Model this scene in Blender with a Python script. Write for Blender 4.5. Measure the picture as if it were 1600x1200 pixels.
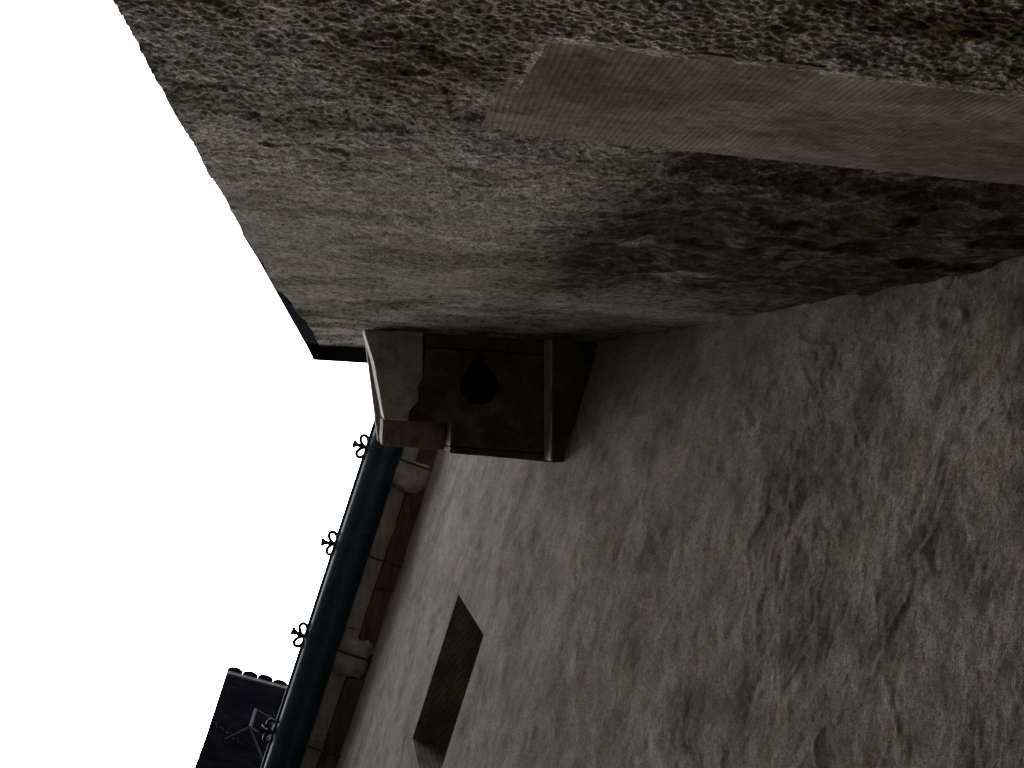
import bpy, bmesh, math
import numpy as np
from mathutils import Matrix, Vector, noise as mnoise

# ------------------------------------------------------------------ scene, camera, light
sc = bpy.context.scene
for o in list(bpy.data.objects):
    bpy.data.objects.remove(o, do_unlink=True)
COL = sc.collection
EYE = 1.6                                   # camera height above the ground

cam_d = bpy.data.cameras.new('camera'); cam = bpy.data.objects.new('camera', cam_d)
COL.objects.link(cam)
cam_d.sensor_width = 36; cam_d.lens = 36; cam_d.clip_start = 0.01; cam_d.clip_end = 500
ROT = Matrix(((0.9832332354, -0.0578487460, -0.1729333031),
              (-0.0559051576, -0.9983063850, 0.0160926989),
              (-0.1735713631, -0.0061550129, -0.9848020602)))
cam.matrix_world = Matrix.Translation((0, 0, EYE)) @ ROT.to_4x4()
sc.camera = cam

SUN_DIR = Vector((-0.55, 1.35, 5.4)).normalized()        # towards the veiled sun, high overhead
sun_el = math.asin(SUN_DIR.z); sun_az = math.atan2(SUN_DIR.x, SUN_DIR.y)
world = bpy.data.worlds.new('World'); sc.world = world; world.use_nodes = True
nt = world.node_tree; nt.nodes.clear()
wo = nt.nodes.new('ShaderNodeOutputWorld'); bg = nt.nodes.new('ShaderNodeBackground')
sky = nt.nodes.new('ShaderNodeTexSky'); sky.sky_type = 'NISHITA'; sky.sun_disc = False
sky.sun_elevation = sun_el; sky.sun_rotation = sun_az
sky.air_density = 1.0; sky.dust_density = 4.0; sky.ozone_density = 1.0
hs = nt.nodes.new('ShaderNodeHueSaturation'); hs.inputs['Saturation'].default_value = 0.30
nt.links.new(sky.outputs[0], hs.inputs['Color']); nt.links.new(hs.outputs[0], bg.inputs['Color'])
bg.inputs['Strength'].default_value = 0.15
nt.links.new(bg.outputs[0], wo.inputs['Surface'])

sun_d = bpy.data.lights.new('sun', 'SUN'); sun = bpy.data.objects.new('sun', sun_d); COL.objects.link(sun)
sun_d.energy = 0.6; sun_d.angle = math.radians(20); sun_d.color = (1.0, 0.97, 0.93)
sun.rotation_euler = SUN_DIR.to_track_quat('Z', 'Y').to_euler(); sun.location = (0, 0, 30)

sc.view_settings.view_transform = 'Standard'; sc.view_settings.look = 'None'
sc.view_settings.gamma = 1.0; sc.view_settings.use_curve_mapping = False
sc.view_settings.exposure = 1.93
sc.render.engine = 'CYCLES'
sc.cycles.max_bounces = 8; sc.cycles.diffuse_bounces = 5
sc.cycles.filter_width = 1.5

# ------------------------------------------------------------------ layout (metres, camera plan position = origin)
A_Y = -0.190                                # wall face of the low building: plane y = A_Y
B_D = 0.719                                 # wall face of the eaves house: n.p = B_D
BN = Vector((0.96727, 0.25376, 0)); BT = Vector((-0.25376, 0.96727, 0))
def onb(n, t, h):                           # house frame: n into the wall, t along it, h above the eye
    p = BN * n + BT * t
    return Vector((p.x, p.y, EYE + h))
def W(x, y, h): return Vector((x, y, EYE + h))

# ------------------------------------------------------------------ numpy noise
def _hash(ix, iy, seed):
    h = (ix.astype(np.int64) * 374761393 + iy.astype(np.int64) * 668265263 + seed * 1442695041) & 0xffffffff
    h = ((h ^ (h >> 13)) * 1274126177) & 0xffffffff
    return ((h ^ (h >> 16)) & 0xffff) / 65535.0
def perlin(x, y, seed=0):
    x0 = np.floor(x); y0 = np.floor(y); fx = x - x0; fy = y - y0
    u = fx * fx * fx * (fx * (fx * 6 - 15) + 10); v = fy * fy * fy * (fy * (fy * 6 - 15) + 10)
    r = 0
    def gr(dx, dy):
        a = _hash(x0 + dx, y0 + dy, seed) * 2 * np.pi
        return np.cos(a) * (fx - dx) + np.sin(a) * (fy - dy)
    a = gr(0, 0) * (1 - u) + gr(1, 0) * u; b = gr(0, 1) * (1 - u) + gr(1, 1) * u
    return (a * (1 - v) + b * v) * 1.5
def fbm(x, y, seed=0, oct=4, gain=0.5):
    s = 0; a = 1.0; f = 1.0; n = 0
    for k in range(oct):
        s = s + a * perlin(x * f + 7.3 * k, y * f - 3.1 * k, seed + k); n += a; a *= gain; f *= 2.03
    return s / n
def sstep(a, b, x):
    t = np.clip((x - a) / (b - a), 0, 1); return t * t * (3 - 2 * t)

# ------------------------------------------------------------------ mesh helpers
def tag(o, label=None, cat=None, group=None, kind=None):
    if label: o['label'] = label
    if cat: o['category'] = cat
    if group: o['group'] = group
    if kind: o['kind'] = kind
    return o
def link(name, me, mat, parent=None, smooth=False):
    o = bpy.data.objects.new(name, me); COL.objects.link(o)
    if mat: me.materials.append(mat)
    if parent: o.parent = parent
    if smooth:
        me.polygons.foreach_set('use_smooth', [True] * len(me.polygons))
    return o
def empty(name, loc=(0, 0, 0)):
    o = bpy.data.objects.new(name, None); COL.objects.link(o); o.empty_display_size = 0.1
    return o                                # kept at the origin so that parts use world coordinates
def from_bm(name, bm, mat, parent=None, smooth=False):
    bmesh.ops.recalc_face_normals(bm, faces=bm.faces)
    me = bpy.data.meshes.new(name); bm.to_mesh(me); bm.free()
    return link(name, me, mat, parent, smooth)
def grid(name, P, mat, parent=None, keep=None, attrs=None, smooth=True):
    R, C = P.shape[:2]
    idx = np.arange(R * C).reshape(R, C)
    q = np.stack([idx[:-1, :-1], idx[:-1, 1:], idx[1:, 1:], idx[1:, :-1]], -1)
    q = q[keep] if keep is not None else q.reshape(-1, 4)
    used = np.unique(q); remap = np.full(R * C, -1); remap[used] = np.arange(len(used))
    q = remap[q]; V = P.reshape(-1, 3)[used]
    me = bpy.data.meshes.new(name)
    me.vertices.add(len(V)); me.vertices.foreach_set('co', V.astype(np.float32).ravel())
    me.loops.add(q.size); me.loops.foreach_set('vertex_index', q.astype(np.int32).ravel())
    me.polygons.add(len(q))
    me.polygons.foreach_set('loop_start', np.arange(0, q.size, 4, dtype=np.int32))
    me.polygons.foreach_set('loop_total', np.full(len(q), 4, dtype=np.int32))
    me.update(calc_edges=True)
    for k, a in (attrs or {}).items():
        at = me.attributes.new(k, 'FLOAT', 'POINT'); at.data.foreach_set('value', a.ravel()[used].astype(np.float32))
    return link(name, me, mat, parent, smooth)
def prism(name, poly, h0, h1, mat, parent=None, bevel=0.004, rough=0.0, seed=0, frame=W, cuts=0, tilt=None):
    """solid from a plan polygon, between heights h0 and h1 above the eye"""
    bm = bmesh.new()
    lo = [bm.verts.new(frame(x, y, h0)) for x, y in poly]; hi = [bm.verts.new(frame(x, y, h1)) for x, y in poly]
    n = len(poly)
    bm.faces.new(lo); bm.faces.new(hi[::-1])
    for i in range(n):
        bm.faces.new((lo[i], lo[(i + 1) % n], hi[(i + 1) % n], hi[i]))
    bmesh.ops.recalc_face_normals(bm, faces=bm.faces)
    if bevel: bmesh.ops.bevel(bm, geom=bm.edges[:], offset=bevel, segments=2, affect='EDGES', profile=0.6)
    if cuts:
        bmesh.ops.triangulate(bm, faces=bm.faces[:])
        for _ in range(cuts):
            bmesh.ops.subdivide_edges(bm, edges=[e for e in bm.edges if e.calc_length() > 0.02], cuts=1, use_grid_fill=True)
            bmesh.ops.triangulate(bm, faces=[f for f in bm.faces if len(f.verts) > 4])
    if rough:
        bm.normal_update()
        for v in bm.verts:
            p = v.co * 9 + Vector((seed * 3.7, 0, 0))
            v.co += v.normal * rough * (mnoise.noise(p) + 0.5 * mnoise.noise(p * 3.1) + 0.3 * mnoise.noise(p * 8))
    return from_bm(name, bm, mat, parent)
def tube(bm, pts, r, seg=8, closed=False):
    pts = [Vector(p) for p in pts]; n = len(pts)
    rs = r if isinstance(r, (list, tuple)) else [r] * n
    rings = []; side = None
    for i, p in enumerate(pts):
        a = pts[(i - 1) % n] if (closed or i) else pts[0]; b = pts[(i + 1) % n] if (closed or i < n - 1) else pts[-1]
        d = (b - a).normalized()
        if side is None:
            side = d.cross(Vector((0.3, 0.5, 0.81))).normalized()
        side = (side - d * side.dot(d)).normalized(); up = d.cross(side)
        rings.append([bm.verts.new(p + (side * math.cos(k * 2 * math.pi / seg) + up * math.sin(k * 2 * math.pi / seg)) * rs[i]) for k in range(seg)])
    m = n if closed else n - 1
    for i in range(m):
        A, B = rings[i], rings[(i + 1) % n]
        for k in range(seg):
            bm.faces.new((A[k], A[(k + 1) % seg], B[(k + 1) % seg], B[k]))
    if not closed:
        bm.faces.new(rings[0][::-1]); bm.faces.new(rings[-1])

# ------------------------------------------------------------------ materials
def nodes(name):
    m = bpy.data.materials.new(name); m.use_nodes = True
    t = m.node_tree; t.nodes.clear()
    out = t.nodes.new('ShaderNodeOutputMaterial'); b = t.nodes.new('ShaderNodeBsdfPrincipled')
    t.links.new(b.outputs[0], out.inputs[0])
    return m, t, b
def N(t, typ, **kw):
    n = t.nodes.new(typ)
    for k, v in kw.items():
        if k in n.inputs: n.inputs[k].default_value = v
        else: setattr(n, k, v)
    return n
def noise_tex(t, co, scale, detail=6, rough=0.6, dist=0.0):
    n = N(t, 'ShaderNodeTexNoise', Scale=scale, Detail=detail, Roughness=rough, Distortion=dist)
    t.links.new(co, n.inputs['Vector']); return n.outputs['Fac']
def ramp(t, fac, stops):
    r = t.nodes.new('ShaderNodeValToRGB'); e = r.color_ramp.elements
    while len(e) < len(stops): e.new(0.5)
    for el, (p, c) in zip(e, stops):
        el.position = p; el.color = (*c, 1) if len(c) == 3 else c
    t.links.new(fac, r.inputs[0]); return r.outputs[0]
def mix(t, fac, a, b, mode='MIX'):
    m = t.nodes.new('ShaderNodeMix'); m.data_type = 'RGBA'; m.blend_type = mode
    for s, v in ((m.inputs[0], fac), (m.inputs[6], a), (m.inputs[7], b)):
        if hasattr(v, 'is_linked') or isinstance(v, bpy.types.NodeSocket): t.links.new(v, s)
        else: s.default_value = v if not isinstance(v, tuple) else (*v, 1)
    return m.outputs[2]
def math_n(t, op, a, b=0.0, clamp=False):
    m = t.nodes.new('ShaderNodeMath'); m.operation = op; m.use_clamp = clamp
    for s, v in ((m.inputs[0], a), (m.inputs[1], b)):
        if isinstance(v, bpy.types.NodeSocket): t.links.new(v, s)
        else: s.default_value = v
    return m.outputs[0]
def attr(t, name):
    a = t.nodes.new('ShaderNodeAttribute'); a.attribute_name = name; return a.outputs['Fac']
def bump(t, b, items):
    prev = None
    for h, strength, dist in items:
        n = t.nodes.new('ShaderNodeBump'); n.inputs['Strength'].default_value = strength; n.inputs['Distance'].default_value = dist
        t.links.new(h, n.inputs['Height'])
        if prev: t.links.new(prev, n.inputs['Normal'])
        prev = n.outputs[0]
    t.links.new(prev, b.inputs['Normal'])
def coords(t):
    return t.nodes.new('ShaderNodeTexCoord').outputs['Object']

def mat_plaster(name, lo, mid, hi, stain_shade_col, lichen_col, grain=0.5, lump=0.004, speck=0.8, fb=0.0035, pits=0.55):
    m, t, b = nodes(name); co = coords(t)
    big = noise_tex(t, co, 3.2, 8, 0.62, 0.4)
    med = noise_tex(t, co, 17, 8, 0.68, 0.3)
    fine = noise_tex(t, co, 150, 5, 0.7)
    sand = noise_tex(t, co, 520, 3, 0.6)
    f = math_n(t, 'ADD', math_n(t, 'MULTIPLY', big, 0.5), math_n(t, 'MULTIPLY', med, 0.5))
    c = ramp(t, f, [(0.36, lo), (0.5, mid), (0.66, hi)])
    hue = ramp(t, noise_tex(t, co, 8, 5, 0.6, 0.5), [(0.32, (1.10, 0.98, 0.84)), (0.5, (1, 1, 1)), (0.68, (0.92, 1.0, 1.04))])
    c = mix(t, 0.55, c, hue, 'MULTIPLY')
    hue2 = ramp(t, noise_tex(t, co, 90, 3, 0.5), [(0.34, (1.12, 0.95, 0.86)), (0.5, (1, 1, 1)), (0.66, (0.90, 1.04, 1.0))])
    c = mix(t, 0.5, c, hue2, 'MULTIPLY')
    sp = ramp(t, fine, [(0.36, (0.42, 0.41, 0.38)), (0.5, (1,) * 3), (0.66, (1.5, 1.47, 1.42))])
    c = mix(t, speck, c, sp, 'MULTIPLY')
    sd = ramp(t, sand, [(0.36, (0.45,) * 3), (0.52, (1,) * 3), (0.68, (1.55,) * 3)])
    c = mix(t, grain, c, sd, 'MULTIPLY')
    # dark pits and dirt grains
    pit = ramp(t, noise_tex(t, co, 60, 6, 0.75, 0.2), [(0.60, (0, 0, 0)), (0.70, (1, 1, 1))])
    c = mix(t, math_n(t, 'MULTIPLY', pit, pits), c, stain_shade_col)
    st = math_n(t, 'MULTIPLY', attr(t, 'stain_shade'), ramp(t, noise_tex(t, co, 42, 8, 0.72, 0.5), [(0.30, (0.60,) * 3), (0.54, (1, 1, 1))]), True)  # mask holds dirt and painted shade together
    c = mix(t, st, c, stain_shade_col)
    ln = math_n(t, 'MULTIPLY', attr(t, 'lichen'), ramp(t, noise_tex(t, co, 110, 7, 0.75), [(0.42, (0, 0, 0)), (0.60, (1, 1, 1))]), True)
    c = mix(t, ln, c, lichen_col)
    t.links.new(c, b.inputs['Base Color']); b.inputs['Roughness'].default_value = 0.95
    b.inputs['Specular IOR Level'].default_value = 0.0
    bump(t, b, [(noise_tex(t, co, 26, 9, 0.66, 0.3), 0.5, lump), (fine, 0.6, fb), (sand, 0.7, 0.0022)])
    return m
def mat_stone(name, cols, scale=14, bumps=(0.5, 0.004), rough=0.9, tool=None, spots=0.4, spotcol=(0.03, 0.028, 0.02), spec=0.2):
    m, t, b = nodes(name); co = coords(t)
    f = noise_tex(t, co, scale, 9, 0.66, 0.4)
    c = ramp(t, f, [(0.34, cols[0]), (0.5, cols[1]), (0.68, cols[2])])
    fine = noise_tex(t, co, scale * 12, 5, 0.7)
    c = mix(t, 0.7, c, ramp(t, fine, [(0.3, (0.6,) * 3), (0.5, (1,) * 3), (0.72, (1.25,) * 3)]), 'MULTIPLY')
    sp = ramp(t, noise_tex(t, co, scale * 2.3, 6, 0.75, 0.4), [(0.56, (0, 0, 0)), (0.70, (1, 1, 1))])
    c = mix(t, math_n(t, 'MULTIPLY', sp, spots), c, spotcol)
    items = [(f, bumps[0], bumps[1] * 2), (fine, bumps[0], bumps[1] * 0.5)]
    if tool:                                # chisel strokes: slanted comb with wobble
        ax, sc_, dep = tool
        wv = N(t, 'ShaderNodeTexWave', Scale=sc_, Distortion=2.2, Detail=3.0, wave_profile='SAW')
        wv.inputs['Detail Scale'].default_value = 0.35
        mp = N(t, 'ShaderNodeMapping'); mp.inputs['Rotation'].default_value = ax
        t.links.new(co, mp.inputs[0]); t.links.new(mp.outputs[0], wv.inputs['Vector'])
        k = ramp(t, noise_tex(t, co, 20, 5, 0.6), [(0.30, (0.25,) * 3), (0.55, (1,) * 3)])
        hgt = math_n(t, 'MULTIPLY', wv.outputs['Fac'], k)
        items.append((hgt, 0.8, dep))
        c = mix(t, math_n(t, 'MULTIPLY', k, 0.55), c, ramp(t, wv.outputs['Fac'], [(0.1, (0.50,) * 3), (0.7, (1.2,) * 3)]), 'MULTIPLY')  # groove shading multiplied into the colour, on top of the bump
    t.links.new(c, b.inputs['Base Color']); b.inputs['Roughness'].default_value = rough
    b.inputs['Specular IOR Level'].default_value = spec * .5
    bump(t, b, items)
    return m
def mat_paint(name, col, rough, metal=0.0, var=0.25, spec=0.5):
    m, t, b = nodes(name); co = coords(t)
    f = noise_tex(t, co, 9, 6, 0.6)
    c = ramp(t, f, [(0.3, tuple(v * (1 - var) for v in col)), (0.7, tuple(v * (1 + var) for v in col))])
    t.links.new(c, b.inputs['Base Color'])
    r = math_n(t, 'ADD', math_n(t, 'MULTIPLY', noise_tex(t, co, 11, 3, 0.5), 0.2), rough - 0.10)
    t.links.new(r, b.inputs['Roughness']); b.inputs['Metallic'].default_value = metal
    b.inputs['Specular IOR Level'].default_value = spec * .5
    bump(t, b, [(noise_tex(t, co, 14, 3, 0.5), 0.25, 0.004)])
    return m
def mat_wood(name, a, c2, axis=(0, 0, 0)):
    m, t, b = nodes(name); co = coords(t)
    mp = N(t, 'ShaderNodeMapping'); mp.inputs['Rotation'].default_value = axis; mp.inputs['Scale'].default_value = (30, 2.5, 30)
    t.links.new(co, mp.inputs[0])
    f = noise_tex(t, mp.outputs[0], 1.0, 8, 0.65, 0.6)
    c = ramp(t, f, [(0.3, a), (0.7, c2)])
    blot = noise_tex(t, co, 5, 6, 0.6)
    c = mix(t, 0.8, c, ramp(t, blot, [(0.3, (0.5,) * 3), (0.7, (1.3,) * 3)]), 'MULTIPLY')
    t.links.new(c, b.inputs['Base Color']); b.inputs['Roughness'].default_value = 0.85
    bump(t, b, [(f, 0.4, 0.003)])
    return m

M_A = mat_plaster('render_grey_brown', (0.18, 0.165, 0.142), (0.33, 0.315, 0.29), (0.48, 0.465, 0.44), (0.028, 0.026, 0.021), (0.13, 0.095, 0.03), 0.85, 0.004, 0.80)
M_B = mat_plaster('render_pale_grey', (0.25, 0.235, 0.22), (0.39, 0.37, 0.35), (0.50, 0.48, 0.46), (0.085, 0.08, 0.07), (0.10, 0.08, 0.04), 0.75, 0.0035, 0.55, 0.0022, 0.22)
M_TOOL = mat_stone('tooled_sandstone', ((0.10, 0.085, 0.068), (0.155, 0.134, 0.11), (0.215, 0.188, 0.158)), 9, (0.35, 0.003), 0.9, ((0, math.radians(-4), 0), 70, 0.0016), 0.35, (0.05, 0.042, 0.03), 0.0)
M_REVEAL = mat_stone('tooled_reveal_stone', ((0.09, 0.078, 0.062), (0.17, 0.148, 0.118), (0.27, 0.235, 0.19)), 5, (0.35, 0.004), 0.9, ((0, 0, math.radians(-40)), 16, 0.006), 0.3)
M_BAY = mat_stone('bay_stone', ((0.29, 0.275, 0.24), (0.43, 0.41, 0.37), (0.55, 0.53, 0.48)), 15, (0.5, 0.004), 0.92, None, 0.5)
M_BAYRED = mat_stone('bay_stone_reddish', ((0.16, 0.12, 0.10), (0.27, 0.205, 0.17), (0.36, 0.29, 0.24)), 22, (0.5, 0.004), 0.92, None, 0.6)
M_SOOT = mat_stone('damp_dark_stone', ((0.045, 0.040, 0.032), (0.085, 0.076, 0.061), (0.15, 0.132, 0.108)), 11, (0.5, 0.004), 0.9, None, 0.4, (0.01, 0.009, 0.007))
M_BLACK = mat_stone('shaft_shade_black', ((0.002, 0.002, 0.002), (0.004, 0.004, 0.003), (0.007, 0.006, 0.005)), 11, (0.5, 0.004), 0.95, None, 0.2, (0.002, 0.002, 0.002))  # near-black colour paints the shade of depth inside the hole
M_MOSS = mat_stone('mossy_stone', ((0.03, 0.028, 0.015), (0.06, 0.055, 0.028), (0.12, 0.11, 0.06)), 18, (0.5, 0.004), 0.92, None, 0.4)
M_PALE = mat_stone('pale_mortar', ((0.25, 0.235, 0.20), (0.38, 0.36, 0.315), (0.50, 0.48, 0.43)), 16, (0.5, 0.006), 0.93, None, 0.4, (0.06, 0.05, 0.03))
M_GUT = mat_paint('gutter_blue_black', (0.014, 0.029, 0.044), 0.30, 0.0, 0.4, 0.8)
M_IRON = mat_paint('black_iron', (0.012, 0.012, 0.013), 0.55, 0.0, 0.3)
M_SLATE = mat_paint('dark_eaves_metal', (0.014, 0.016, 0.020), 0.95, 0.0, 0.35, 0.0)
M_WOOD = mat_wood('brown_eaves_timber', (0.05, 0.038, 0.029), (0.16, 0.12, 0.09), (0, 0, math.radians(14.7)))
M_WOODL = mat_wood('weathered_eaves_timber', (0.26, 0.235, 0.205), (0.48, 0.44, 0.385), (0, 0, math.radians(14.7)))
M_TILE = mat_stone('roof_tile_clay', ((0.05, 0.028, 0.022), (0.10, 0.055, 0.04), (0.17, 0.10, 0.075)), 12, (0.4, 0.004), 0.85)
M_TILED = mat_stone('dark_slate_tile', ((0.010, 0.008, 0.014), (0.02, 0.016, 0.028), (0.035, 0.03, 0.045)), 12, (0.4, 0.004), 0.85, spec=.1)
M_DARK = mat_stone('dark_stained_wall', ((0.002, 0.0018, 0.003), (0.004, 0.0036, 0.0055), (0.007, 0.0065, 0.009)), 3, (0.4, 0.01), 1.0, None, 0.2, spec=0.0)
M_TRIM = mat_paint('grey_cornice_paint', (0.07, 0.08, 0.085), 0.7, 0.0, 0.25)
M_PALEMETAL = mat_paint('galvanised_bars', (0.022, 0.027, 0.034), 0.75, 0.0, 0.25, .15)
M_CABLE = mat_paint('brown_cable', (0.018, 0.012, 0.009), 0.85, 0.0, .2, .1)
M_GLASS = mat_paint('window_glass', (0.01, 0.011, 0.012), 0.18, 0.0, 0.1, 0.7)
M_LANE = mat_stone('shade_house_render', ((0.13, 0.12, 0.105), (0.19, 0.175, 0.155), (0.25, 0.235, 0.21)), 3, (0.4, 0.01), 0.95)
M_GROUND = mat_stone('lane_paving', ((0.07, 0.066, 0.06), (0.11, 0.104, 0.095), (0.16, 0.15, 0.14)), 20, (0.6, 0.01), 0.95)

# ------------------------------------------------------------------ ground
gm = bpy.data.meshes.new('ground')
gm.from_pydata([(-150, -150, 0), (150, -150, 0), (150, 150, 0), (-150, 150, 0)], [], [(0, 1, 2, 3)])
tag(link('ground', gm, M_GROUND), kind='structure')

# ------------------------------------------------------------------ low building on the upper side (face y = A_Y)
low = tag(empty('rendered_building'), 'dark grey-brown rough rendered building wall along the top, with a tooled stone set in it', 'building')
A_TOP = 4.50
nr = 640
u = np.linspace(1 / A_TOP, 1 / 0.36, nr); hs_ = 1 / u
hs_ = np.concatenate([hs_, np.linspace(0.34, -1.62, 50)])
BAND0, BAND1, BANDX = 0.528, 0.716, 0.1025
for v in (BAND0, BAND1):
    hs_[np.argmin(abs(hs_ - v))] = v
xs = np.concatenate([np.arange(-0.118, 0.60, 0.00125), np.arange(.60, .93, .0025)])
xs[np.argmin(abs(xs - BANDX))] = BANDX
X, H = np.meshgrid(xs, hs_)
# old wall: the free end leans in and its edge is ragged
edge = -0.121 + 0.047 * sstep(1.25, 4.5, H) + 0.0022 * perlin(H * 5, H * 0 + .5, 31) + 0.0006 * perlin(H * 30, H * 0 + 1.5, 32)
edge = edge + 0.006 * sstep(0.0, .03, H - 2.05) + 0.006 * sstep(0, .04, H - 2.9)
Xd = np.where(X < 0.2, edge + (X + 0.118) * ((0.2 - edge) / 0.318), X)
amp = np.clip(1.3 / np.clip(H, .7, 9), 0.28, 1.0)
D = 0.0075 * fbm(X * 3.1, H * 2.0, 1, 3) + 0.0026 * amp * fbm(X * 13, H * 11, 2, 4, .5) + 0.0011 * amp * fbm(X * 60, H * 55, 3, 3) \
    + 0.0014 * amp * amp * sstep(-.35, .5, fbm(X * 240, H * 225, 6, 2))  - .0006 * amp * amp
flake = sstep(0.02, 0.05, fbm(X * 9, H * 7, 12, 4, .55)) * sstep(-.05, .2, fbm(X * 3, H * 2, 14, 2))
D = D - 0.0015 * amp * flake
# upper right: render has fallen back behind the tooled stone, rubble lumps show
back = sstep(0.20, 0.42, X) * sstep(BAND1 - 0.002, BAND1 + 0.003, H) * (1 - sstep(1.1, 1.9, H))
lump = 1 - abs(fbm(X * 7 + 3, H * 5, 17, 3)) * 2.2
D = D - 0.014 * back + 0.009 * back * sstep(.2, 1, lump) * sstep(.75, .85, H)
# keep the plaster flush round the stone
inb = sstep(BANDX - .006, BANDX + .0, X) * sstep(BAND0 - .012, BAND0 - .002, H) * (1 - sstep(BAND1 + .0, BAND1 + .006, H))
D = D * (1 - .75 * inb * (1 - back))
stain_shade = 1.5 * sstep(0.14, 0.40, X) * sstep(0.70, 0.74, H) * (1 - sstep(1.1, 2.0, H)) * sstep(-.75, .10, fbm(X * 6, H * 4, 21, 4))  # dirt plus corner shade painted into the mask above the tooled stone
stain_shade += 0.9 * np.exp(-(((X - .045) / .05) ** 2 + ((H - .60) / .06) ** 2)) * sstep(-.02, .10, fbm(X * 22, H * 75, 22, 4))
stain_shade += 1.0 * np.exp(-(((X - .27) / .08) ** 2 + ((H - .44) / .05) ** 2)) * sstep(-.1, .15, fbm(X * 24, H * 24, 27, 4))
stain_shade += 0.35 * sstep(.05, .30, fbm(X * 4.3, H * 2.6, 24, 5, .6)) + 0.45 * sstep(.0, .3, fbm(X * 75, H * 60, 25, 4, .6))
stain_shade += sstep(0.9, 3.2, H) * (.30 + .45 * sstep(-.15, .15, fbm(X * 5, H * 3.2, 33, 4)))  # colour darkened up the wall to offset the stronger light there
stain_shade *= 1 - .6 * inb
lich = sstep(0.0, .1, X) * (1 - sstep(.50, .53, H)) * .45 + 0.45 * np.exp(-(((X - .04) / .07) ** 2 + ((H - .62) / .1) ** 2)) + .12
P = np.stack([Xd, A_Y + D, EYE + H], -1)
cx = .5 * (X[:-1, :-1] + X[1:, 1:]); ch = .5 * (H[:-1, :-1] + H[1:, 1:])
wob = .0018 * fbm(cx * 28, ch * 28, 91, 4, .6); wob2 = .004 * fbm(cx * 24, ch * 24, 95, 4, .6)
keep = ~((cx > BANDX + wob ) & (cx < 0.64) & (ch > BAND0 + wob2) & (ch < BAND1 + .5 * wob2 * (cx < .3)))
wallA = grid('wall', P, M_A, low, keep, {'stain_shade': np.clip(stain_shade, 0, 1), 'lichen': np.clip(lich, 0, 1)})
# free end wall, running back out of sight
ks = np.concatenate([[0, .004, .012], np.linspace(.03, 1, 20) ** 1.5 * 3.0 + .02]); ks = np.sort(ks)
E_ = np.zeros((len(hs_), len(ks), 3))
d0 = np.array([-0.30, -0.954])
for j, k in enumerate(ks):
    E_[:, j, 0] = P[:, 0, 0] + d0[0] * k + (0.004 * perlin(hs_ * 9, hs_ * 0 + k * 9, 41) if k else 0)
    E_[:, j, 1] = P[:, 0, 1] + d0[1] * k
    E_[:, j, 2] = P[:, 0, 2]
grid('end_wall', E_, M_A, low, None, {'stain_shade': np.zeros(E_.shape[:2]) + .2, 'lichen': np.zeros(E_.shape[:2]) + .1})

# tooled stone set in the wall
bx = np.linspace(BANDX - .010, 0.64, 430); bh = np.linspace(BAND0 - .010, BAND1 + .005, 204)
BX, BH = np.meshgrid(bx, bh)
edge_d = BAND1 + .005 - BH
stroke = (BX - 0.06 * BH + 0.004 * fbm(BX * 25, BH * 25, 51, 3)) / 0.0052
sd = 0.0016 * fbm(BX * 18, BH * 18, 52, 5, .6) + 0.00032 * (1 - abs((stroke % 1) * 2 - 1)) * sstep(-.25, .15, fbm(BX * 12, BH * 12, 53, 2)) - 0.0020 * (1 - sstep(0, .003, edge_d))
PB = np.stack([BX, A_Y - 0.0004 + sd, EYE + BH], -1)
ring = np.zeros(BX.shape, bool); 
PB2 = PB.copy()
PB = np.pad(PB, ((1, 1), (1, 1), (0, 0)), mode='edge'); PB[0, :, 1] -= .06; PB[-1, :, 1] -= .06; PB[:, 0, 1] -= .06; PB[:, -1, 1] -= .06
tag(grid('dressed_stone', PB, M_TOOL, low), 'smooth reddish-brown tooled stone block set flush in the rough render')

prism('masonry_core', [(-.02, A_Y - .09), (.85, A_Y - .09), (.85, -3.0), (-.85, -2.9)], -1.6, A_TOP - .01, M_A, low, 0)
# thin dark roof of the low building: eaves board and verge
rp = [(-0.084, -0.128), (0.85, -0.128), (0.85, -3.2), (-1.52, -2.69)]
prism('roof_plate', rp, A_TOP - .004, A_TOP + .05, M_SLATE, low, .004)
prism('roof', [(-0.09, -0.14), (0.85, -0.14), (0.85, -3.2), (-1.52, -2.69)], A_TOP + .051, A_TOP + .12, M_TILE, low, .01)
# flashing strip down the leaning free edge
fp = []
bm = bmesh.new()
prev = None
for h in np.linspace(1.35, A_TOP - .006, 30):
    x0 = -0.116; 
    i = int(np.argmin(abs(hs_ - h)))
    ex, ey = P[i, 0, 0], P[i, 0, 1]
    # board stands just behind the wall edge, following the line of the verge
    vs = [bm.verts.new((ex + .012, A_Y - .006, EYE + h)), bm.verts.new((min(ex - .001, -.1210), A_Y - .002, EYE + h)),
          bm.verts.new((min(ex - .001, -.1210), A_Y - .05, EYE + h)), bm.verts.new((ex + .012, A_Y - .05, EYE + h))]
    if prev:
        for a in range(4): bm.faces.new((prev[a], prev[(a + 1) % 4], vs[(a + 1) % 4], vs[a]))
    else: bm.faces.new(vs)
    prev = vs
bm.faces.new(prev)
from_bm('edge_flashing', bm, M_SLATE, low)

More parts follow.
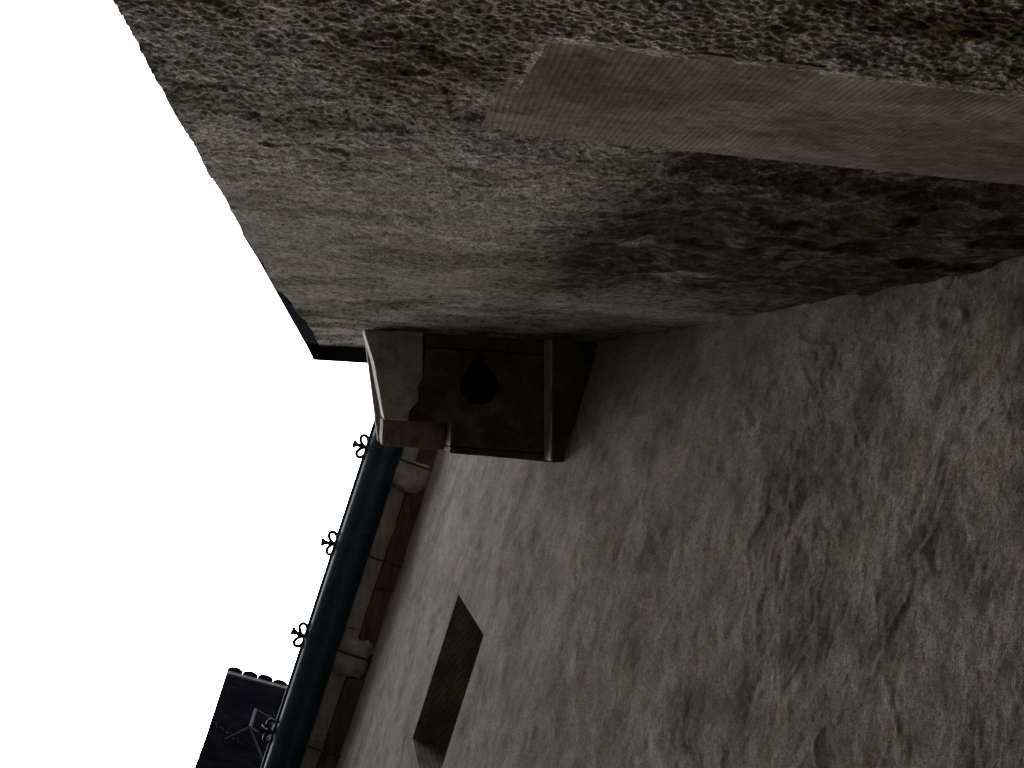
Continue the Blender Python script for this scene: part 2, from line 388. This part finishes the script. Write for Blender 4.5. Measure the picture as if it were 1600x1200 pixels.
# ------------------------------------------------------------------ eaves house (wall in the n/t frame)
house = tag(empty('rendered_house'), 'pale grey rough rendered house wall with one small window under brown timber eaves', 'house')
B_TOP = 6.2
nr = 470
u = np.linspace(1 / B_TOP, 1 / 0.82, nr); hb = 1 / u
hb = np.concatenate([hb, np.linspace(0.79, -1.62, 50)])
W0, W1, WT0, WT1 = 3.343, 4.028, 0.614, 1.20
for v in (W0, W1): hb[np.argmin(abs(hb - v))] = v
ts = np.concatenate([np.arange(-0.50, 2.3, 0.0036), np.linspace(2.32, 3.12, 60)])
for v in (WT0, WT1): ts[np.argmin(abs(ts - v))] = v
T, H = np.meshgrid(ts, hb)
wx = T + .05 * fbm(T * 4, H * 4, 60, 2); wh = H + .05 * fbm(T * 4, H * 4, 61, 2)
amp = np.clip(2.6 / np.clip(H, 1, 9), 0.5, 1.0)
D = 0.014 * fbm(T * 1.7, H * 1.5, 62, 3) + 0.0048 * amp * fbm(wx * 7.5, wh * 6, 63, 4, .45) + 0.0014 * amp * fbm(T * 34, H * 30, 64, 3) + 0.0006 * amp * fbm(T * 110, H * 105, 69, 2)
f1 = fbm(wx * 5.2, wh * 4.2, 65, 4, .5)
ter = f1 * 5.0; tf = np.floor(ter); tr = ter - tf
ter = (tf + sstep(0.80, 0.98, tr)) / 5.0
mask = sstep(-.10, .20, fbm(T * 2.2, H * 1.8, 66, 3))
D = D + 0.0045 * mask * amp * ter
rid = 1 - abs(fbm(wx * 6 + 5, wh * 5, 67, 4, .5)) * 4
D = D + 0.0016 * amp * sstep(.55, 1.0, rid) * sstep(0, .2, fbm(T * 3, H * 3, 68, 2))
nearw = np.maximum(np.maximum(WT0 - T, T - WT1), np.maximum(W0 - H, H - W1))
D = D * sstep(.02, .16, nearw)
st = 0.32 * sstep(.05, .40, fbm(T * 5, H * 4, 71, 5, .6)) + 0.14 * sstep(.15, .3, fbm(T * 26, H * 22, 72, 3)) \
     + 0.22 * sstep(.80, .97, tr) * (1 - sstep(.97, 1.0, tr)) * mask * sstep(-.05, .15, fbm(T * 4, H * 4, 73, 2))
st = np.clip(st + .34 * sstep(3.2, 1.2, H) * (.6 + .8 * sstep(-.2, .2, fbm(T * 6, H * 6, 77, 4))) , 0, 1)  # painted shade: lower wall darkened in colour where less sky reaches
NN = B_D - D
P = np.zeros(T.shape + (3,))
P[..., 0] = BN.x * NN + BT.x * T; P[..., 1] = BN.y * NN + BT.y * T; P[..., 2] = EYE + H
ct = .5 * (T[:-1, :-1] + T[1:, 1:]); ch = .5 * (H[:-1, :-1] + H[1:, 1:])
keep = ~((ct > WT0) & (ct < WT1) & (ch > W0) & (ch < W1))
grid('wall', P, M_B, house, keep, {'stain_shade': st, 'lichen': np.clip(.15 * st, 0, 1)})

# window: reveals in tooled stone, pane set deep
win = prism('window', [(B_D + .30, WT0 - .05), (B_D + .30, WT1 + .05), (B_D + .34, WT1 + .05), (B_D + .34, WT0 - .05)], W0 - .05, W1 + .05, M_GLASS, house, 0, frame=onb)
def rbox(name, n0, n1, t0, t1, h0, h1, mat, parent, bevel=.0025, **k):
    return prism(name, [(n0, t0), (n1, t0), (n1, t1), (n0, t1)], h0, h1, mat, parent, bevel, frame=onb, **k)
e = .0015
rbox('lintel', B_D + .003, B_D + .30, WT0 - .03, WT1 + .03, W1, W1 + .035, M_REVEAL, win)
rbox('sill', B_D + .003, B_D + .30, WT0 - .03, WT1 + .03, W0 - .035, W0, M_REVEAL, win)
rbox('jamb', B_D + .003, B_D + .30, WT0 - .03, WT0, W0 + e, W1 - e, M_REVEAL, win)
rbox('jamb', B_D + .003, B_D + .30, WT1, WT1 + .03, W0 + e, W1 - e, M_REVEAL, win)
for tt in (WT0 + .03, .5 * (WT0 + WT1), WT1 - .03):
    rbox('frame_bar', B_D + .26, B_D + .299, tt - .022, tt + .022, W0 + .004, W1 - .004, M_WOOD, win)

# eaves: wall plate, soffit boards, corbels of pale mortar
roof = None
bm = bmesh.new()
T0, T1 = -0.32, 3.12
sl = 0.72
cs = [onb(.36, T0, B_TOP + .10), onb(.36, T1, B_TOP + .10), onb(4.4, T1, B_TOP + .10 + 4.04 * sl), onb(4.4, T0, B_TOP + .10 + 4.04 * sl)]
# corrugated tile field as one closed solid
nt_ = 160; nn_ = 12
top = [[bm.verts.new(onb(.36 + 4.04 * j / nn_, T0 + (T1 - T0) * i / nt_, B_TOP + .13 + 4.04 * sl * j / nn_ + .022 * abs(math.sin(math.pi * i / 8)))) for i in range(nt_ + 1)] for j in range(nn_ + 1)]
bot = [[bm.verts.new(onb(.36 + 4.04 * j / nn_, T0 + (T1 - T0) * i / nt_, B_TOP + .10 + 4.04 * sl * j / nn_)) for i in range(nt_ + 1)] for j in range(nn_ + 1)]
for j in range(nn_):
    for i in range(nt_):
        bm.faces.new((top[j][i], top[j][i + 1], top[j + 1][i + 1], top[j + 1][i])); bm.faces.new((bot[j][i], bot[j + 1][i], bot[j + 1][i + 1], bot[j][i + 1]))
for i in range(nt_):
    bm.faces.new((top[0][i], bot[0][i], bot[0][i + 1], top[0][i + 1])); bm.faces.new((top[nn_][i], top[nn_][i + 1], bot[nn_][i + 1], bot[nn_][i]))
for j in range(nn_):
    bm.faces.new((top[j][0], top[j + 1][0], bot[j + 1][0], bot[j][0])); bm.faces.new((top[j][nt_], bot[j][nt_], bot[j + 1][nt_], top[j + 1][nt_]))
roof = from_bm('roof', bm, M_TILE, house)
rng = np.random.RandomState(5)
# wall plate against the wall (dark), in lengths
tcur = T0
k = 0
for L in (.62, .74, .55, .83, .70):
    t2 = min(tcur + L, T1)
    rbox('wall_plate', .612 + .004 * (k % 2), .745, tcur + .002, t2 - .002, B_TOP - .012 - .01 * (k % 2), B_TOP + .10, M_WOOD, roof, .006, rough=.010, seed=k, cuts=4)
    tcur = t2; k += 1
# eaves boards between wall plate and gutter
tcur = T0; k = 0
for L in (.76, .88, .69, .95, .30):
    t2 = min(tcur + L, T1)
    if t2 - tcur > .02:
        rbox('eaves_board', .42, .6095, tcur + .002, t2 - .002, B_TOP + .012 + .008 * (k % 2), B_TOP + .06, M_WOODL, roof, .005, rough=.007, seed=20 + k, cuts=3)
    tcur = t2; k += 1
def lumpy(name, c, rad, mat, parent, seed):
    bm = bmesh.new(); bmesh.ops.create_icosphere(bm, subdivisions=4, radius=1)
    for v in bm.verts:
        p = v.co * 1.3 + Vector((seed, seed * .7, 0))
        s = 1 + .20 * mnoise.noise(p) + .10 * mnoise.noise(p * 2.7) + .06 * mnoise.noise(p * 7)
        q = Vector((max(-.9, min(.9, v.co.x * 1.08)), max(-.9, min(.9, v.co.y * 1.08)), max(-.9, min(.9, v.co.z * 1.08)))) * s
        v.co = onb(c[0] + q.x * rad[0], c[1] + q.y * rad[1], c[2] + q.z * rad[2])
    return from_bm(name, bm, mat, parent, True)
lumpy('corbel_stone', (.610, .345, B_TOP + .00), (.125, .105, .060), M_PALE, roof, 1.3)
lumpy('corbel_stone', (.600, 1.475, B_TOP + .00), (.125, .125, .055), M_PALE, roof, 6.1)
lumpy('corbel_stone', (.60, 2.60, B_TOP + .00), (.11, .09, .040), M_PALE, roof, 9.4)

# ------------------------------------------------------------------ gutter with ornamental hooks
gut = tag(empty('rain_gutter'), 'long blue-black half-round rain gutter with curled hook ends under the eaves', 'gutter')
GC, GR, GH = 0.413, 0.104, 6.19
bm = bmesh.new()
seg = 28; na = 16
tl = np.linspace(0.0, 3.12, seg + 1) - 0.30 * (1 - np.linspace(0, 1, seg + 1))
rows = []
for i, tt in enumerate(tl):
    sag = .003 * math.sin(tt * 5.1)
    o_ = [bm.verts.new(onb(GC + GR * math.cos(math.pi + math.pi * k / na), tt, GH + sag + GR * math.sin(math.pi + math.pi * k / na))) for k in range(na + 1)]
    i_ = [bm.verts.new(onb(GC + (GR - .004) * math.cos(math.pi + math.pi * k / na), tt, GH + sag + (GR - .004) * math.sin(math.pi + math.pi * k / na))) for k in range(na + 1)]
    rows.append((o_, i_))
for i in range(seg):
    (o0, i0), (o1, i1) = rows[i], rows[i + 1]
    for k in range(na):
        bm.faces.new((o0[k], o1[k], o1[k + 1], o0[k + 1])); bm.faces.new((i0[k], i0[k + 1], i1[k + 1], i1[k]))
    bm.faces.new((o0[0], i0[0], i1[0], o1[0])); bm.faces.new((o0[na], o1[na], i1[na], i0[na]))
for (o_, i_) in (rows[0], rows[-1]):
    for k in range(na): bm.faces.new((o_[k], o_[k + 1], i_[k + 1], i_[k]))
trough = from_bm('trough', bm, M_GUT, gut, True)
bm = bmesh.new(); tube(bm, [onb(GC - GR - .004, t_, GH + .006) for t_ in np.linspace(-.3, 3.12, 20)], .011, 10)
from_bm('rolled_rim', bm, M_GUT, gut, True)
HOOKS = (0.262, 0.862, 1.440, 2.02, 2.62)
def hook_strap(tt):
    bm = bmesh.new(); w = .007
    path = [onb(GC + (GR + .004) * math.cos(math.pi + math.pi * k / 14), tt, GH + (GR + .004) * math.sin(math.pi + math.pi * k / 14)) for k in range(15)]
    path = path[:12] + [onb(GC + GR + .01, tt + .006, GH - .065), onb(B_D - .09, tt + .01, B_TOP - .075), onb(B_D + .02, tt + .012, B_TOP - .085)]
    prev = None
    for i, p in enumerate(path):
        d = (path[min(i + 1, len(path) - 1)] - path[max(i - 1, 0)]).normalized(); s = d.cross(BT).normalized() * .0035
        vs = [bm.verts.new(p + BT * w + s), bm.verts.new(p - BT * w + s), bm.verts.new(p - BT * w - s), bm.verts.new(p + BT * w - s)]
        if prev:
            for a in range(4): bm.faces.new((prev[a], prev[(a + 1) % 4], vs[(a + 1) % 4], vs[a]))
        else: bm.faces.new(vs)
        prev = vs
    bm.faces.new(prev)
    return from_bm('hook_strap', bm, M_GUT, gut)
def finial(tt, par, sd_):
    """forged hook end: a stem with a flared tip between two open leaf loops"""
    bm = bmesh.new(); r0 = GC - GR + .008; h0 = GH + .012
    rr = np.random.RandomState(sd_); a0 = rr.uniform(-.2, .2); sc1 = rr.uniform(.98, 1.12); sp = rr.uniform(.92, 1.12, 2)
    def q(n, t, h=0):
        nn = n * math.cos(a0) - t * math.sin(a0); t2 = n * math.sin(a0) + t * math.cos(a0)
        return onb(r0 - nn * sc1, tt + t2 * sc1, h0 + h)
    tube(bm, [q(-.02, 0), q(.0, 0, .002), q(.02, 0, .006), q(.045, 0, .014), q(.068, 0, .022)], [.016, .018, .015, .013, .013], 8)
    tube(bm, [q(.062, 0, .020), q(.072, 0, .024), q(.080, 0, .027), q(.086, 0, .029)], [.013, .017, .025, .028], 10)
    tube(bm, [q(.086, -.020, .029), q(.084, 0, .029), q(.086, .020, .029)], [.004, .006, .004], 8)
    for s in (-1, 1):
        lp = []
        for k in range(20):
            a = 2 * math.pi * k / 20
            lx = .034 + .036 * -math.cos(a); ly = .026 * math.sin(a) * (.55 + .45 * (lx / .07))
            ang = s * 1.02 * sp[(s + 1) // 2]
            lp.append(q(.012 + lx * math.cos(ang) - ly * math.sin(ang), lx * math.sin(ang) + ly * math.cos(ang), .006 + .2 * lx))
        tube(bm, lp, .0105, 8, True)
    bmesh.ops.create_icosphere(bm, subdivisions=2, radius=.016, matrix=Matrix.Translation(q(.008, 0, .004)))
    return from_bm('hook_finial', bm, M_IRON, par, True)
for i, tt in enumerate(HOOKS):
    st_ = hook_strap(tt); finial(tt, st_, i + 3)

# ------------------------------------------------------------------ stone bay in the corner
bay = tag(empty('stone_bay'), 'small projecting stone bay in the corner with a drop-shaped hole in its dark underside', 'stone bay')
def tear(n=48):
    pts = []
    for k in range(n):
        a = 2 * math.pi * k / n
        x = .060 * math.sin(a) ; y = .058 * math.cos(a)
        d = abs(((k + n / 2) % n) - n / 2) / n            # 0 at the lower end, .5 at the tip
        if d > .30:
            s = (d - .30) / .20
            x *= (1 - s) ** .35 if s < 1 else 0
            y = y - .046 * s ** 1.5
        pts.append((.446 + x + .012 * (y < -.05) * (y + .05) * 6, -.040 + y))
    return pts
def holed(name, outer, hole, h0, h1, mat, parent):
    cu = bpy.data.curves.new(name, 'CURVE'); cu.dimensions = '2D'; cu.fill_mode = 'BOTH'; cu.extrude = (h1 - h0) / 2
    for pts in (outer, hole):
        s = cu.splines.new('POLY'); s.points.add(len(pts) - 1); s.use_cyclic_u = True
        for p, (x, y) in zip(s.points, pts): p.co = (x, y, 0, 1)
    o = bpy.data.objects.new(name, cu); COL.objects.link(o)
    dg = bpy.context.evaluated_depsgraph_get(); me = bpy.data.meshes.new_from_object(o.evaluated_get(dg))
    bpy.data.objects.remove(o, do_unlink=True); bpy.data.curves.remove(cu)
    me.transform(Matrix.Translation((0, 0, EYE + (h0 + h1) / 2))); me.name = name
    return link(name, me, mat, parent)
HP = 3.12
yA = A_Y - .03
hole = tear()
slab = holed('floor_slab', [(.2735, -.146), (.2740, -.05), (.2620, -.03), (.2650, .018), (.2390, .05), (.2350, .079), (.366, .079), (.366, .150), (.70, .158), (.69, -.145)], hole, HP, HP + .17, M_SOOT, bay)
tag(slab, 'black damp floor slab pierced by a drop-shaped hole')
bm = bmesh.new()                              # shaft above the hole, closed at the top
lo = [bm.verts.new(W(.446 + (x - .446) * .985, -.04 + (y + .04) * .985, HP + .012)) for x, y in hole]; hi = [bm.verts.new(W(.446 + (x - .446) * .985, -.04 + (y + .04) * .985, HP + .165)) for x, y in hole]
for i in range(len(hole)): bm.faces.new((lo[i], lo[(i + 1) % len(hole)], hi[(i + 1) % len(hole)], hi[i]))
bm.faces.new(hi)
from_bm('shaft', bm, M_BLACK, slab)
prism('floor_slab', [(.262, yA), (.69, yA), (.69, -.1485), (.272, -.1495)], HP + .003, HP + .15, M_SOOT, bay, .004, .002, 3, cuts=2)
prism('edge_lip', [(.368, .153), (.70, .161), (.70, .186), (.368, .171)], HP + .002, HP + .16, M_MOSS, bay, .003, .002, 5, cuts=2)
front = prism('front_slab', [(.088, yA), (.085, A_Y), (.122, -.085), (.163, .078), (.232, .078), (.236, .05), (.262, .018), (.259, -.03), (.271, -.05), (.268, -.12), (.262, yA)], HP - .006, HP + .17, M_BAY, bay, .004, .0022, 7, cuts=2)
tag(front, 'paler front stone of the underside')
tag(prism('side_block', [(.166, .0815), (.384, .0815), (.384, .172), (.168, .166)], 3.285, 3.44, M_BAYRED, bay, .004, .002, 9, cuts=2), 'reddish stone block at the outer end of the bay')
prism('side_block', [(.172, .083), (.364, .083), (.364, .163), (.172, .158)], 3.442, 3.60, M_BAY, bay, .004)
wc = lambda y: (B_D - BN.y * y) / BN.x + .03
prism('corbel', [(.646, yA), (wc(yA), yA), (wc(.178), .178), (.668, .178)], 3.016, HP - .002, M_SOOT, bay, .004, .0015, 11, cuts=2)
prism('corbel_lit_face', [(.639, yA), (.6445, yA), (.6665, .176), (.661, .176)], 3.018, HP - .004, M_BAY, bay, .0015)  # pale slab stands in for the corbel side catching sky light
prism('bay_wall', [(.10, yA), (.172, .081), (.70, .081), (.76, yA)], HP + .172, 3.60, M_BAY, bay, .004, .002, 13)
prism('bay_wall', [(.386, .083), (.70, .083), (.70, .176), (.386, .170)], HP + .172, 3.60, M_BAY, bay, .004)
prism('bay_roof', [(.098, yA), (.170, .170), (.70, .186), (.78, yA)], 3.602, 3.66, M_BAY, bay, .006)

# ------------------------------------------------------------------ tall dark house across the court
tall = tag(empty('dark_house'), 'tall dark house wall behind the gutter with rounded tiles along its top', 'house')
C0 = Vector((-0.896, 2.979, 0)); CT = Vector((.96727, .25376, 0)); CN = Vector((.25376, -.96727, 0))   # CN faces the court
def onc(s, n, h):
    p = C0 + CT * s + CN * n
    return Vector((p.x, p.y, EYE + h))
C_TOP = 11.0
def cbox(name, s0, s1, n0, n1, h0, h1, mat, parent, bevel=.01, **k):
    return prism(name, [(s0, n0), (s1, n0), (s1, n1), (s0, n1)], h0, h1, mat, parent, bevel, frame=onc, **k)
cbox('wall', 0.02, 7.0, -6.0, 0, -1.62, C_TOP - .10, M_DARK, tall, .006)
cbox('cornice', 0.0, 7.02, -6.0, .02, C_TOP - .098, C_TOP, M_TRIM, tall, .006)
bm = bmesh.new()
r_ = .0800
ol = [(-r_, -.42), (-r_, .015)] + [(-r_ * math.cos(math.pi * k / 12), .018 + .045 * math.sin(math.pi * k / 12)) for k in range(1, 12)] + [(r_, .015), (r_, -.42)]
ta = [bm.verts.new(onc(x_, y_, C_TOP + .012 - .42 * (y_ - .07))) for x_, y_ in ol]; tb = [bm.verts.new(onc(x_, y_, C_TOP + .030 - .42 * (y_ - .07))) for x_, y_ in ol]
bm.faces.new(ta); bm.faces.new(tb[::-1])
for k in range(len(ol)): bm.faces.new((ta[k], ta[(k + 1) % len(ol)], tb[(k + 1) % len(ol)], tb[k]))
tile = from_bm('roof_tile', bm, M_TILED, tall)
tile.location = CT * (.075)
for i in range(1, 44):
    c = tile.copy(); COL.objects.link(c); c.parent = tall; c.location = CT * (.075 + .161 * i) + CN * (.006 * ((i * 7) % 3 - 1))
cbox('roof', 0.0, 7.02, -6.0, -.405, C_TOP + .003, C_TOP + .30, M_TILE, tall, .01)

lane = tag(empty('shade_house'), 'plain rendered house added across the lane to shade the corner, outside the picture', 'house')
LX, LH = -3.0, 8.3  # unseen house, added to block low sky light from the walls
prism('wall', [(LX - 6, -9), (LX, -9), (LX, 14.0), (LX - 6, 14.0)], -1.62, LH, M_LANE, lane, .02)
prism('roof', [(LX - 6.2, -9.1), (LX + .16, -9.1), (LX + .16, 14.1), (LX - 6.2, 14.1)], LH + .002, LH + .16, M_TILE, lane, .02)
for y_ in (-6.6, -4.2, -1.8, .6, 3.0, 5.4, 7.8, 10.2):
    for z_ in (.2, 3.2, 6.0):
        w_ = prism('window', [(LX - .002, y_), (LX + .012, y_), (LX + .012, y_ + .9), (LX - .002, y_ + .9)], z_, z_ + 1.3, M_GLASS, lane, .003)
        prism('sill', [(LX, y_ - .08), (LX + .10, y_ - .08), (LX + .10, y_ + .98), (LX, y_ + .98)], z_ - .07, z_ - .003, M_BAY, w_, .004)

# pale bar frame on the dark wall, seen beside the gutter
fr = tag(empty('wall_bracket_frame'), 'small pale metal bar frame fixed to the dark wall beside the gutter', 'bracket')
def bar(bm, a, b, r=.013): tube(bm, [a, a.lerp(b, .5), b], r, 6)
fa, fb, fc, fd = onc(.36, .16, 9.52), onc(.555, .16, 9.36), onc(.52, .16, 8.86), onc(.35, .16, 9.02)
for nm, a, b, r in (('bar', fa, fb, .010), ('bar', fb, fc, .012), ('bar', fc, fd, .010), ('bar', fd, fa, .015)):
    bm = bmesh.new(); bar(bm, a, b, r); from_bm(nm, bm, M_PALEMETAL, fr)
for a, b in ((fd, onc(.53, .02, 8.72)), (onc(.53, .02, 8.72), onc(.53, .0, 8.55)), (fd, onc(.18, .04, 8.93)), (fa, onc(.36, .0, 9.55))):
    bm = bmesh.new(); bar(bm, a, b, .011); from_bm('arm', bm, M_PALEMETAL, fr)
wire = tag(empty('cable'), 'thin brownish cable looped on the dark wall left of the bar frame', 'cable')
bm = bmesh.new()
tube(bm, [onc(.04 + .30 * k / 14, .02 + .012 * math.sin(k * 1.9), 9.33 - .36 * k / 14 + .035 * math.sin(k * 2.4)) for k in range(15)], .006, 6)
from_bm('cable_strand', bm, M_CABLE, wire)
